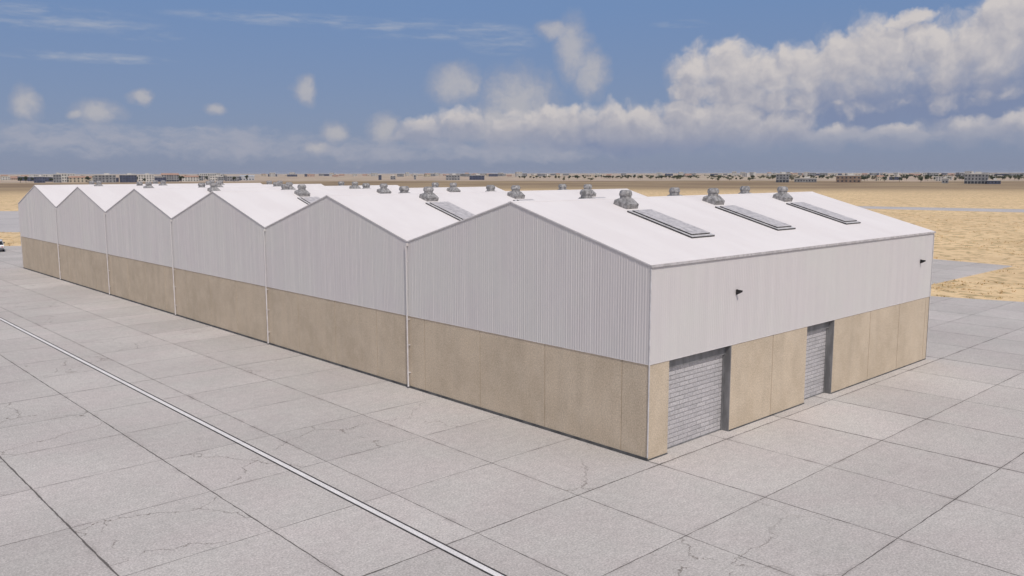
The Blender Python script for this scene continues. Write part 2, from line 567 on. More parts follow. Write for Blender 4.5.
for i in range(NB):                                       # ribbed gable fronts
    mb = MB()
    pr = rib_profile(W)
    mid = W / 2
    pr.append((mid, 0.0 if not any(abs(a - mid) < 1e-4 for a, _ in pr) else None))
    pr = sorted([p for p in pr if p[1] is not None])
    st = [(i * W + s, -0.012 - d) for s, d in pr]
    for (ya, xa), (yb, xb) in zip(st, st[1:]):
        za = EAVE + SL * min(ya - i * W, (i + 1) * W - ya) + 0.008
        zb = EAVE + SL * min(yb - i * W, (i + 1) * W - yb) + 0.008
        mb.quad([(xb, yb, BREAK - 0.02), (xa, ya, BREAK - 0.02), (xa, ya, za), (xb, yb, zb)])
    mb.build('gable_wall', M['cladding'], WH)
    mb = MB()                                             # plain rear gable
    y0, y1 = i * W, (i + 1) * W
    mb.quad([(D + 0.05, y0, 0), (D + 0.05, y1, 0), (D + 0.05, y1, EAVE), (D + 0.05, (y0 + y1) / 2, RIDGE - 0.02), (D + 0.05, y0, EAVE)])
    mb.build('rear_wall', M['cladding'], WH)

mb = MB()                                                 # ribbed eaves wall with the doors
st = [(s, -0.012 - d * 0.45) for s, d in rib_profile(D)]
for (xa, ya), (xb, yb) in zip(st, st[1:]):
    mb.quad([(xa, ya, BREAK - 0.02), (xb, yb, BREAK - 0.02), (xb, yb, EAVE - 0.02), (xa, ya, EAVE - 0.02)])
mb.build('side_wall', M['cladding'], WH)
mb = MB()
mb.quad([(0, LEN + 0.05, 0), (0, LEN + 0.05, EAVE), (D, LEN + 0.05, EAVE), (D, LEN + 0.05, 0)])
mb.build('far_side_wall', M['cladding'], WH)

# drip flashing where cladding meets concrete
mb = MB()
mb.box((-0.027, -0.027, BREAK - 0.040), (-0.004, LEN, BREAK - 0.021))
mb.box((-0.004, -0.027, BREAK - 0.040), (D, -0.004, BREAK - 0.021))
mb.build('drip_flashing', M['pipe'], WH)

# roof slopes
for i in range(NB):
    for s in (0, 1):
        mb = MB()
        ya, yb = (i * W, (i + 0.5) * W) if s == 0 else ((i + 1) * W, (i + 0.5) * W)
        za = EAVE
        if i == 0 and s == 0:
            ya -= 0.05
            za -= 0.05 * SL
        if i == NB - 1 and s == 1:
            ya += 0.14
            za -= 0.14 * SL
        za += 0.045
        zb, th = RIDGE + 0.045, 0.036
        sec = [(ya, za - th), (yb, zb - th), (yb, zb), (ya, za)]
        ra = [(-0.055, y, z) for y, z in sec]
        rb = [(D + 0.07, y, z) for y, z in sec]
        if s == 0:
            mb.loft([ra, rb])
        else:
            mb.loft([rb, ra])
        mb.build('roof_slope', M['roof'], WH)
    ym = (i + 0.5) * W
    mb = MB()
    sec = [(ym - 0.16, RIDGE - 0.16 * SL + 0.048), (ym + 0.16, RIDGE - 0.16 * SL + 0.048), (ym + 0.16, RIDGE - 0.16 * SL + 0.057), (ym, RIDGE + 0.060), (ym - 0.16, RIDGE - 0.16 * SL + 0.057)]
    mb.loft([[(-0.058, y, z) for y, z in sec], [(D + 0.075, y, z) for y, z in sec]])
    mb.build('ridge_cap', M['roof'], WH)
    # verge trim along the front of both slopes
    for s in (0, 1):
        ya, yb = (i * W + 0.03, ym - 0.02) if s == 0 else ((i + 1) * W - 0.03, ym + 0.02)
        mb = MB()
        sec = [(ya, EAVE + SL * 0.03 + 0.007), (yb, RIDGE - 0.02 * SL + 0.007), (yb, RIDGE - 0.02 * SL - 0.030), (ya, EAVE + SL * 0.03 - 0.030)]
        mb.loft([[(-0.050, y, z) for y, z in sec], [(-0.037, y, z) for y, z in sec]])
        mb.build('verge_trim', M['flange'], WH)

# eaves gutter
mb = MB()
gz = EAVE + 0.045 - 0.05 * SL
mb.loft([[(x, -0.085, gz - 0.004), (x, -0.083, gz - 0.10), (x, -0.045, gz - 0.10), (x, -0.045, gz - 0.040)] for x in (-0.08, D + 0.10)])
mb.build('gutter', M['gutter'], WH)

# precast base: gabled front
mb = MB()
seams = []
y = 1.29
while y < LEN:
    seams.append(y)
    y += 4.15
edges = [0.0] + seams + [LEN]
for a, c in zip(edges, edges[1:]):
    a2, c2 = (a + 0.02 if a > 0 else a), (c - 0.02 if c < LEN else c)
    mb.box((0.0, a2, 0.0), (0.25, c2, BREAK + 0.1), 0)
for s in seams:
    mb.box((0.014, s - 0.02, 0.0), (0.2, s + 0.02, BREAK + 0.05), 1)
mb.build('base_wall', [M['precast'], M['seam']], WH)
# precast base: side with the doors
DOORS = [(1.22, 5.42), (11.68, 14.30)]
segs = [(0.252, 1.22), (5.42, 11.68), (14.30, D)]
mb = MB()
for a, c in segs:
    cut = [s for s in (8.7, 18.2, 21.7, 25.2) if a < s < c]
    ed = [a] + cut + [c]
    for p, q in zip(ed, ed[1:]):
        mb.box((p + (0.02 if p > a else 0), 0.0, 0.0), (q - (0.02 if q < c else 0), 0.40, BREAK + 0.1), 0)
    for s in cut:
        mb.box((s - 0.02, 0.014, 0.0), (s + 0.02, 0.2, BREAK + 0.05), 1)
mb.box((0.0, -0.0005, 0.0), (0.251, -0.0004, BREAK), 0)
for a, c in DOORS:
    mb.box((a, 0.02, BREAK - 0.03), (c, 0.4, BREAK + 0.1), 0)
mb.build('base_wall', [M['precast'], M['seam']], WH)

# dark band along the foot of the walls
mb = MB()
mb.box((-0.03, -0.03, 0.0), (-0.001, LEN, 0.11))
for a, c in segs:
    mb.box((max(a, 0.0) if a > 1 else 0.0, -0.025, 0.0), (c, -0.001, 0.05))
mb.build('foot_band', M['foot_band'], WH)

# corner trims and downpipes
for (x, y) in ((-0.078, -0.078), (-0.078, LEN), (D - 0.02, -0.078)):
    mb = MB()
    mb.box((x + 0.03, y + 0.03, 0.12), (x + 0.075, y + 0.075, EAVE - 0.10))
    mb.build('corner_trim', M['flange'], WH, bevel=0.012)
for i in range(1, NB):
    y = i * W
    mb = MB()
    mb.lathe([(0.038, 0.14), (0.038, BREAK - 0.02)], 10, (-0.14, y, 0))
    mb.lathe([(0.05, 0.10), (0.05, 0.16)], 10, (-0.14, y, 0))
    mb.lathe([(0.034, BREAK - 0.019), (0.034, EAVE - 0.2)], 10, (-0.14, y, 0), 1)
    for z in (0.8, 2.2, 3.5, 5.0, 6.4):
        mb.box((-0.145, y - 0.055, z), (-0.075 if z > 3.7 else -0.0, y + 0.055, z + 0.025), 1 if z > 3.7 else 0)
    mb.box((-0.155, y - 0.055, EAVE - 0.20), (-0.03, y + 0.055, EAVE - 0.06), 1)
    mb.build('downpipe', [M['pipe'], M['cladding']], WH, smooth=40)

# roller doors
for a, c in DOORS:
    dr = empty('roller_door', ((a + c) / 2, 0.0, 0.0), parent=WH)
    h = (c - a) / 2
    mb = MB()                                             # slatted curtain
    z, rows = 0.03, []
    while z < 3.3:
        rows += [(z, 0.36), (z + 0.025, 0.345), (z + 0.155, 0.345), (z + 0.165, 0.36)]
        z += 0.18
    for (z0, y0), (z1, y1) in zip(rows, rows[1:]):
        mb.quad([(-h + 0.05, y0, z0), (h - 0.05, y0, z0), (h - 0.05, y1, z1), (-h + 0.05, y1, z1)])
    mb.build('curtain', M['shutter'], dr)
    mb = MB()
    mb.box((-h + 0.06, 0.325, 0.012), (h - 0.06, 0.344, 0.06))
    mb.build('bottom_rail', M['darkframe'], dr)
    mb = MB()
    mb.box((-h + 0.052, 0.24, 3.25), (h - 0.052, 0.395, BREAK - 0.032))  # door housing, dark grey to carry the shade band under the lintel
    mb.build('lintel_box', M['darkframe'], dr)
    for s in (-1, 1):
        mb = MB()
        x0, x1 = sorted((s * (h - 0.001), s * (h - 0.05)))
        mb.box((x0, -0.010, 0.0), (x1, 0.395, BREAK - 0.045))
        x0, x1 = sorted((s * (h - 0.051), s * (h - 0.10)))
        mb.box((x0, 0.29, 0.0), (x1, 0.335, 3.249))
        if s == -1:
            mb = MB()
            x0, x1 = sorted((s * (h - 0.001), s * (h - 0.05)))
            mb.box((x0, 0.20, 0.0), (x1, 0.395, 3.249))
        mb.build('door_jamb', M['darkframe'], dr)

# roof vents: square flashing skirt, neck and bulged cowl
PITCHA = math.atan(SL)
def make_vent(sign):
    v = empty('roof_vent')
    rot = Matrix.Rotation(PITCHA * sign, 4, 'X')
    def sq(h, z):
        return [tuple(rot @ Vector(p)) for p in ((-h, -h, z), (h, -h, z), (h, h, z), (-h, h, z))]
    mb = MB()
    mb.loft([sq(0.41, -0.03), sq(0.41, 0.24), sq(0.40, 0.25)], cap0=False, cap1=False)
    top = [(r_ * a, r_ * b_, 0.42) for r_ in (0.235,) for a, b_ in ((-1, -1), (1, -1), (1, 1), (-1, 1))]
    mb.loft([sq(0.40, 0.25), top], cap0=False, cap1=True)
    mb.build('base', M['galv'], v, bevel=0.006)
    mb = MB()
    mb.lathe([(0.270, 0.30), (0.262, 0.60)], 16)
    mb.build('neck', M['galv'], v, smooth=40)
    mb = MB()
    mb.lathe([(0.262, 0.575), (0.300, 0.560), (0.312, 0.60), (0.306, 0.69), (0.275, 0.79), (0.215, 0.845), (0.19, 0.855), (0.175, 0.825), (0.0, 0.82)], 10)
    mb.build('cowl', M['galv'], v, smooth=28)
    v.scale = (1.0, 1.0, 0.88)
    return v


protos = {1: make_vent(1), -1: make_vent(-1)}
first = {1: True, -1: True}
for i in range(NB):
    for x in (6.05, 13.08, 19.98):
        for s in (1, -1):
            dy = 6.26
            y = i * W + (dy if s == 1 else W - dy)
            v = protos[s] if first[s] else copy_tree(protos[s])
            first[s] = False
            v.parent = WH
            v.location = (x, y, EAVE + SL * dy + 0.045)

def make_skylight():
    k = empty('skylight')
    mb = MB()
    mb.box((-0.83, -1.84, 0.002), (0.83, 1.84, 0.065))
    mb.build('kerb', M['edge'], k)
    mb = MB()
    mb.box((-0.825, -1.835, 0.066), (0.825, 1.835, 0.078))
    mb.build('flashing', M['flange'], k)
    mb = MB()
    mb.box((-0.67, -1.67, 0.0785), (0.67, 1.67, 0.130))
    mb.build('frame', M['edge'], k)
    mb = MB()
    mb.box((-0.675, -1.675, 0.131), (0.675, 1.675, 0.140))
    mb.build('pane', M['rooflight'], k)
    return k


sky0 = make_skylight()
f0 = True
for i in range(NB):
    for x in (6.08, 12.98, 19.92):
        k = sky0 if f0 else copy_tree(sky0)
        f0 = False
        k.parent = WH
        dy = 3.74
        k.rotation_euler = (PITCHA, 0, 0)
        k.location = (x, i * W + dy, EAVE + SL * dy + 0.045)

# wedge shaped wall lamps
for x, z in ((5.62, 5.86), (24.02, 5.80)):
    l = empty('wall_lamp', (x, -0.036, z), parent=WH)
    mb = MB()
    mb.box((-0.05, -0.03, -0.13), (0.05, 0.0, 0.13))
    mb.build('back_plate', M['black'], l)
    mb = MB()
    sec = [(-0.031, -0.12), (-0.16, -0.06), (-0.30, 0.02), (-0.31, 0.10), (-0.031, 0.12)]
    mb.loft([[(-0.045, y, zz) for y, zz in sec], [(0.045, y, zz) for y, zz in sec]])
    mb.build('lamp_head', M['black'], l, bevel=0.008)
    l.scale = (0.85, 0.85, 0.85)

# ------------------------------------------------------------------ car at the left edge
def make_car(loc, rz):
    c = tag(empty('parked_car', loc, rz), 'white off-road car with dark rear window parked at the far left edge', 'car')
    prof = [(-2.25, 0.42), (-2.28, 0.95), (-2.20, 1.12), (-2.02, 1.78), (-1.90, 1.86), (0.15, 1.88), (0.35, 1.83), (0.95, 1.20), (2.05, 1.08), (2.22, 0.95), (2.25, 0.42)]
    mb = MB()
    rings = []
    for w_, k in ((-0.93, 0), (-0.95, 1), (0.95, 1), (0.93, 0)):
        ring = []
        for x, z in prof:
            tuck = 0.0 if z < 1.15 else (z - 1.15) * 0.22
            yy = math.copysign(abs(w_) - tuck, w_)
            ring.append((x * (0.992 if k == 0 else 1.0), yy, z if k else z - (0.02 if z > 1 else -0.02)))
        rings.append(ring)
    mb.loft(rings)
    mb.build('body', M['carpaint'], c, bevel=0.03)
    mb = MB()                                             # rear window
    mb.quad([(-2.225, -0.88, 1.18), (-2.062, -0.76, 1.74), (-2.062, 0.76, 1.74), (-2.225, 0.88, 1.18)])
    mb.build('rear_window', M['glass'], c)
    mb = MB()
    mb.quad([(0.99, -0.78, 1.22), (0.99, 0.78, 1.22), (0.45, 0.68, 1.76), (0.45, -0.68, 1.76)])
    mb.build('windscreen', M['glass'], c)
    for s in (-1, 1):
        for xa, xb, xc, xd in ((-1.95, -0.75, -0.75, -1.82), (-0.62, 0.82, 0.30, -0.62)):
            mb = MB()
            pts = [(xa, s * 0.948, 1.20), (xb, s * 0.948, 1.20), (xc, s * 0.838, 1.72), (xd, s * 0.838, 1.72)]
            mb.quad(pts if s < 0 else pts[::-1])
            mb.build('side_window', M['glass'], c)
        mb = MB()
        mb.box((-2.30, min(s * 0.66, s * 0.80), 0.76), (-2.27, max(s * 0.66, s * 0.80), 0.90))
        mb.build('tail_light', M['redlamp'], c, bevel=0.01)
        mb = MB()
        mb.box((0.62, min(s * 0.93, s * 1.13), 1.16), (0.80, max(s * 0.93, s * 1.13), 1.34))
        mb.build('wing_mirror', M['plastic'], c, bevel=0.03)
        for x in (-1.40, 1.42):
            wh = empty('wheel', (x, s * 0.84, 0.37), parent=c)
            mb = MB()
            rings = []
            for r_, o_ in ((0.24, -0.13), (0.35, -0.13), (0.37, -0.09), (0.37, 0.09), (0.35, 0.13), (0.24, 0.13)):
                rings.append([(r_ * math.cos(q * math.pi / 10), o_, r_ * math.sin(q * math.pi / 10)) for q in range(20)])
            mb.loft(rings)
            mb.build('tyre', M['tyre'], wh, smooth=40)
            mb = MB()
            mb.loft([[(0.23 * math.cos(q * math.pi / 8), o_, 0.23 * math.sin(q * math.pi / 8)) for q in range(16)] for o_ in (-0.135, 0.135)])
            mb.build('rim', M['rim'], wh, smooth=40)
    mb = MB()
    mb.box((-2.36, -0.90, 0.42), (-2.26, 0.90, 0.66))
    mb.build('rear_bumper', M['plastic'], c, bevel=0.03)
    mb = MB()
    mb.box((2.24, -0.90, 0.42), (2.33, 0.90, 0.66))
    mb.build('front_bumper', M['plastic'], c, bevel=0.03)
    return c


make_car((2.90, 116.8, 0.0), math.atan2(134, 27)).scale = (0.95, 0.95, 0.86)

# ------------------------------------------------------------------ the far town
def polar(az, d):
    return CAM.x + d * math.cos(R(az)), CAM.y + d * math.sin(R(az))


def az_of(u):
    return 47.23 - math.degrees(math.atan((u - 512) / 856.0))


def landmark(u, d, w, dep, storeys, nwin, wall, label, cat='building', roof='flat', fh=3.0, shop=False):
    """a larger block with storeys of windows, its broad face turned to the airfield"""
    az = az_of(u)
    x, y = polar(az, d)
    b = tag(empty('apartment_block' if storeys > 1 else 'long_shed', (x, y, GZ), R(az - 90 + 180)), label, cat, 'larger buildings along the near edge of the far town')
    h = storeys * fh
    mb = MB()
    mb.box((-w / 2, -dep / 2, 0), (w / 2, dep / 2, h))
    mb.build('wall', TOWN[wall], b)
    mb = MB()
    if roof == 'flat':
        mb.box((-w / 2 - .2, -dep / 2 - .2, h + .01), (w / 2 + .2, dep / 2 + .2, h + .7))
        mb.box((-w * .2, -dep * .2, h + .71), (w * .05, dep * .2, h + 2.4))
        mb.build('roof', TOWN['trim'], b)
    else:
        mb.loft([[(xx, -dep / 2 - .4, h + .01), (xx, dep / 2 + .4, h + .01), (xx, 0, h + dep * .18)] for xx in (-w / 2 - .4, w / 2 + .4)])
        mb.build('roof', TOWN['tile' if roof == 'tile' else 'metal'], b)
    for s in range(storeys):
        for k in range(nwin):
            xx = -w / 2 + (k + .5) * w / nwin
            ww = w / nwin * (.78 if (shop and s == 0) else .42)
            mb = MB()
            for sg in (1, -1):
                ya, yb = sorted((sg * (dep / 2 + .06), sg * (dep / 2 - .3)))
                mb.box((xx - ww / 2, ya, s * fh + (.2 if shop and s == 0 else .9)), (xx + ww / 2, yb, s * fh + 2.5))
            mb.build('window', TOWN['window'], b)
    return b


# (pixel column of the photo only picks the bearing; each has its own distance and true size)
landmark(783, 1010, 14, 12, 3, 4, 'grey', 'grey three storey block standing alone above the roof vents, right of centre', shop=True)
landmark(806, 1030, 24, 12, 1, 8, 'grey', 'long low grey building beside the grey three storey block', fh=4.0)
landmark(849, 1000, 25, 16, 2, 6, 'brown', 'dark brown two storey block right of the long low grey building', fh=3.6)
landmark(946, 960, 6, 7, 1, 2, 'grey', 'small grey house alone on the field edge left of the biggest block', fh=4.5)
landmark(977, 925, 20, 12, 3, 7, 'grey', 'biggest grey block at the right, dark ground floor and light windows', shop=True)
landmark(995, 915, 11, 12, 1, 4, 'navy', 'low dark wing beside the biggest grey block at the right', fh=3.0)
landmark(247, 1420, 22, 14, 1, 5, 'metal', 'long grey shed standing alone right of the left hand housing', roof='metal', fh=6.0)
landmark(39, 1190, 12, 11, 2, 4, 'navy', 'dark navy two storey house at the left end of the far housing', roof='flat', fh=3.6)
landmark(57, 1200, 9, 10, 3, 3, 'grey', 'narrow grey three storey block second from the left end of the far housing', fh=3.3)
landmark(80, 1210, 26, 11, 2, 6, 'cream', 'long cream two storey block near the left end of the far housing', roof='tile')
landmark(105, 1180, 24, 12, 3, 6, 'grey', 'wide grey three storey terrace behind the second gable from the left')
landmark(128, 1190, 20, 12, 3, 6, 'navy', 'dark blue grey terrace above the third gable from the left')
landmark(146, 1250, 20, 12, 3, 6, 'white', 'whitish three storey block left of the red roofed row')
landmark(170, 1260, 22, 13, 3, 7, 'grey', 'tall grey block with many windows right of the whitish block', roof='tile', shop=True)
landmark(190, 1290, 22, 12, 2, 6, 'white', 'two storey whitish terrace behind the vents of the fourth gable', roof='tile')
landmark(216, 1330, 20, 12, 2, 6, 'grey', 'grey two storey terrace at the right end of the left hand housing')
landmark(453, 1350, 22, 13, 2, 5, 'grey', 'grey two storey block on the open desert above the fifth gable', fh=4.0)
landmark(477, 1380, 24, 13, 2, 5, 'navy', 'dark two storey block right of the grey block on the open desert', fh=3.6)
landmark(393, 1500, 9, 9, 2, 2, 'grey', 'small grey house in the middle of the empty desert', fh=3.0)
landmark(380, 1420, 5, 5, 2, 1, 'navy', 'slim dark tower house left of the small grey house in the desert', fh=4.0)
landmark(415, 1480, 4, 4, 2, 1, 'grey', 'slim grey tower house right of the small grey house in the desert', fh=4.0)

# small houses: a few meshes, one object each
def house_mesh(kind):
    mb = MB()
    w, dp, h = kind['w'], kind['d'], kind['h']
    mb.box((-w / 2, -dp / 2, 0), (w / 2, dp / 2, h), 0)
    if kind['roof'] == 'gable':
        mb.loft([[(xx, -dp / 2 - .3, h + .01), (xx, dp / 2 + .3, h + .01), (xx, 0, h + 1.9)] for xx in (-w / 2 - .3, w / 2 + .3)], 1)
    else:
        mb.box((-w / 2 - .15, -dp / 2 - .15, h + .01), (w / 2 + .15, dp / 2 + .15, h + .5), 1)
    n = max(2, int(w / 3))
    for s in range(int(h / 2.9)):
        for k in range(n):
            xx = -w / 2 + (k + .5) * w / n
            for sg in (1, -1):
                ya, yb = sorted((sg * (dp / 2 + .05), sg * (dp / 2 - .2)))
                mb.box((xx - .75, ya, s * 3 + .8), (xx + .75, yb, s * 3 + 2.4), 2)
    return mb


KINDS = [
    dict(w=12, d=9, h=3.2, wall='cream', rm='trim', roof='flat', label='small low cream house with flat roof in the far town'),
    dict(w=10, d=9, h=6.2, wall='white', rm='trim', roof='flat', label='small two storey whitish house with flat roof in the far town'),
    dict(w=14, d=9, h=3.4, wall='pink', rm='tile', roof='gable', label='small pinkish house with red tiled roof in the far town'),
    dict(w=11, d=10, h=6.2, wall='cream', rm='tile', roof='gable', label='two storey cream house with red tiled roof in the far town'),
    dict(w=16, d=10, h=6.2, wall='grey', rm='trim', roof='flat', label='two storey grey house with flat roof in the far town'),
    dict(w=20, d=11, h=6.0, wall='navy', rm='trim', roof='flat', label='wide dark blue grey building with flat roof in the far town'),
    dict(w=12, d=10, h=9.2, wall='white', rm='trim', roof='flat', label='three storey whitish block with flat roof in the far town'),
]
HM = [house_mesh(k).mesh('house', [TOWN[k['wall']], TOWN[k['rm']], TOWN['window']]) for k in KINDS]
rg = random.Random(21)
def place_house(u, d, weights, sc=1.0):
    i = rg.choices(range(len(KINDS)), weights)[0]
    o = bpy.data.objects.new('house', HM[i])
    COL.objects.link(o)
    az = az_of(u)
    x, y = polar(az, d)
    o.location = (x, y, GZ)
    o.rotation_euler = (0, 0, R(az + 90) + rg.gauss(0, .35))
    o.scale = (sc * rg.uniform(.85, 1.3), sc, sc * rg.uniform(.85, 1.2))
    tag(o, KINDS[i]['label'], 'house', 'houses of the far town: ' + KINDS[i]['label'].split(' in the')[0])


for k in range(85):                                       # left-hand housing
    u = rg.uniform(20, 240)
    place_house(u, rg.uniform(1240, 1750) + max(0, 60 - u) * 8, (1.5, 3, .6, .8, 7, 5, 4), 1.0)
for k in range(14):
    place_house(rg.uniform(-10, 60), rg.uniform(1700, 2600), (2, 2, 4, 2, 1, 1, 0))
for k in range(34):                                       # scattered on the horizon, centre
    place_house(rg.uniform(240, 520), rg.uniform(2600, 4200), (2, 3, 2, 1, 3, 3, 2), 1.35)
for k in range(150):                                      # dense on the right
    u = 400 + 640 * rg.random() ** .8
    place_house(u, rg.choice((rg.uniform(2300, 3800), rg.uniform(2700, 4200))), (4, 4, 2, 1.5, 4, 2, 2), 1.35)
for k in range(22):
    place_house(rg.uniform(840, 1040), rg.uniform(1150, 2000), (4, 2, 2, 1, 1, .5, 0), .75)

# trees: tapered trunk, limbs and a loose crown of leaf faces
def tree_mesh(seed, h, spread):
    q = random.Random(seed)
    mb = MB()
    mb.lathe([(h * .035, -0.2), (h * .022, h * .35), (h * .012, h * .62)], 6)
    cl = []
    for k in range(6):
        a = q.uniform(0, 6.28)
        r_ = q.uniform(.15, .75) * spread
        c = Vector((r_ * math.cos(a), r_ * math.sin(a), h * q.uniform(.45, .88)))
        cl.append((c, q.uniform(.28, .5) * spread))
        p0 = Vector((0, 0, h * q.uniform(.25, .45)))
        d_ = (c - p0).normalized()
        sd = d_.cross(Vector((0, 0, 1))).normalized() * h * .012
        up = d_.cross(sd).normalized() * h * .012
        mb.loft([[p0 + sd, p0 + up, p0 - sd, p0 - up], [c + sd * .3, c + up * .3, c - sd * .3, c - up * .3]])
    for c, r_ in cl:
        for k in range(34):
            dv = Vector((q.gauss(0, 1), q.gauss(0, 1), q.gauss(0, .8))).normalized() * r_ * q.random() ** .4
            p = c + dv
            n1 = Vector((q.gauss(0, 1), q.gauss(0, 1), q.gauss(0, 1))).normalized()
            n2 = n1.cross(Vector((q.gauss(0, 1), q.gauss(0, 1), q.gauss(0, 1)))).normalized()
            s_ = h * q.uniform(.05, .10)
            mb.quad([p + n1 * s_, p + n2 * s_, p - n1 * s_, p - n2 * s_], 1)
    return mb


TM = [tree_mesh(s, 5.5, 2.6).mesh('tree', [M['bark'], M['leaf']]) for s in (1, 2, 3)]
BM = [tree_mesh(s, 3.0, 2.4).mesh('bush', [M['bark'], M['leaf2']]) for s in (4, 5)]
def place_tree(u, d, sc, bush=False):
    me = rg.choice(BM if bush else TM)
    o = bpy.data.objects.new('bush' if bush else 'tree', me)
    COL.objects.link(o)
    x, y = polar(az_of(u), d)
    o.location = (x, y, GZ)
    o.rotation_euler = (0, 0, rg.uniform(0, 6.28))
    o.scale = (sc * rg.uniform(.9, 1.5), sc * rg.uniform(.9, 1.5), sc * rg.uniform(.8, 1.25))
    if bush:
        tag(o, 'low olive green bush on the pale sand in front of the far town', 'bush', 'bushes dotted before the far town')
    else:
        tag(o, 'small dark green tree on the pale sand around the far town', 'tree', 'trees dotted around the far town')


for k in range(110):
    place_tree(rg.uniform(505, 860), rg.uniform(1380, 1900), 1.0)
for k in range(145):
    place_tree(rg.uniform(840, 1040), rg.uniform(1020, 2600), 1.0)
for k in range(45):
    place_tree(rg.uniform(15, 260), rg.uniform(1160, 1600), 1.2)
for k in range(230):
    place_tree(530 + 510 * rg.random() ** .7, rg.uniform(1120, 2600), 1.3, True)

# ------------------------------------------------------------------ thin dusty air over the plain
mb = MB()
mb.box((-30500, -30500, -1.1), (30500, 30500, 30.0))
hm = M['haze'] = bpy.data.materials.new('haze')
hm.use_nodes = True
hm.node_tree.nodes.remove(hm.node_tree.nodes['Principled BSDF'])
pv = hm.node_tree.nodes.new('ShaderNodeVolumePrincipled')
pv.inputs['Density'].default_value = 0.00003
pv.inputs['Color'].default_value = (0.80, 0.84, 0.93, 1.0)
hm.node_tree.links.new(pv.outputs[0], hm.node_tree.nodes['Material Output'].inputs['Volume'])
tag(mb.build('haze', hm), label='thin dusty haze lying over the far desert plain', cat='haze', kind='stuff')

# ------------------------------------------------------------------ sky
wd = bpy.data.worlds.new('World')
S.world = wd
wd.use_nodes = True
t = NT(wd.node_tree)
bg = wd.node_tree.nodes['Background']
sun_el = math.asin(SUN.z)
nish = t.n('ShaderNodeTexSky', sky_type='NISHITA', sun_disc=False)
nish.sun_elevation = sun_el
nish.sun_rotation = math.atan2(SUN.x, SUN.y)
nish.air_density = 1.0
nish.dust_density = 0.6
nish.ozone_density = 3.0
SKY_STRENGTH = 0.10
OVER_LO, OVER_L = 0.44, 1.0

# cloud shapes as (azimuth, elevation, half width, half height) in degrees of the sky
HEAP = [  # billowing cumulus, right
    (35.2, 6.0, 2.1, 2.3), (33.0, 6.1, 2.6, 2.5), (30.6, 5.4, 2.7, 2.3), (28.9, 5.8, 2.6, 2.4), (26.9, 6.3, 3.0, 2.8),
    (24.9, 6.6, 3.2, 2.8), (22.9, 6.6, 3.2, 2.8), (20.8, 6.4, 2.9, 2.8), (18.6, 6.8, 3.0, 2.8), (17.4, 8.5, 2.5, 2.1), (22.8, 8.9, 1.6, .6), (15.5, 7.5, 3.0, 3.2), (12, 7.5, 4, 3.4),
    # lower rank
    (47.2, 2.7, 2.8, 1.6), (44.0, 2.9, 3.4, 1.8), (41.0, 2.8, 3.4, 1.9), (38.4, 2.7, 3.0, 2.0), (35.5, 2.9, 3.0, 2.2), (32.8, 3.3, 3.0, 2.3),
    (30.2, 2.6, 3.0, 1.9), (53.0, 2.7, 2.0, 1.2), (50.8, 3.0, 2.2, 1.3), (27.0, 2.2, 3.4, 1.0), (23, 2.0, 3.4, .9), (19.5, 2.3, 3.4, 1.1), (15, 2.5, 3, 1.3),
    (54.3, 2.4, .9, .6),
]
SOFT = [  # soft single puffs and veils
    (60.6, 5.3, .85, 1.0), (70.5, 4.65, .8, .55), (76.6, 4.0, .9, 1.1), (73.9, 3.5, .6, .4), (72.9, 3.65, 1.4, .85), (66.1, 4.05, .6, .4), (50.9, 5.75, 1.9, 1.4), (58.9, 2.7, 1.0, .75),
    (46.8, 4.7, 2.6, 2.3), (48.2, 3.3, 2.4, 1.6), (43.2, 8.0, 1.3, 2.2), (42.0, 6.5, 1.2, 1.6), (44.3, 9.2, 1.4, .7), (55.6, 2.8, 1.3, 1.0), (60.0, 1.6, 1.0, .5),
]
LOW = [(74, 2.0, 8, 1.2), (66, 1.9, 8, 1.2), (58, 1.5, 8, .9), (82, 2.2, 6, 1.2), (48, 1.4, 9, .8)]
SHADE = [(20, 4.3, 6.5, 2.1), (25.5, 4.0, 5, 1.8), (31, 3.4, 4.5, 1.8), (14, 4.3, 6, 2.2), (39, 2.4, 7, 1.4)]
CIRRUS = [(76, 8.9, 8, .9), (70, 8.3, 2.6, .5), (73.5, 6.8, 6, .4), (52.5, 9.2, 7, .8), (48, 8.6, 3.0, 1.1), (36, 9.4, 2.5, .3), (62, 9.6, 8, .5), (80, 7.6, 2, .3)]


def blob_field(tt, P, blobs):
    """largest 1 - (distance / radius)^2 over the listed ellipses"""
    out = None
    for az, el, ra, re in blobs:
        d = tt.vm('MULTIPLY', tt.vm('SUBTRACT', P, (az, el, 0)), (1 / ra, 1 / re, 0))
        v = tt.math('SUBTRACT', 1.0, tt.vm('DOT_PRODUCT', d, d, 'v'))
        out = v if out is None else tt.math('MAXIMUM', out, v)
    return out


def group(name, fn, outs):
    g = bpy.data.node_groups.new(name, 'ShaderNodeTree')
    g.interface.new_socket('P', in_out='INPUT', socket_type='NodeSocketVector')
    for o in outs:
        g.interface.new_socket(o, in_out='OUTPUT', socket_type='NodeSocketFloat')
    tt = NT(g)
    gi, go = tt.n('NodeGroupInput'), tt.n('NodeGroupOutput')
    for k, s in enumerate(fn(tt, gi.outputs[0])):
        tt.put(go.inputs[k], s)
    return g


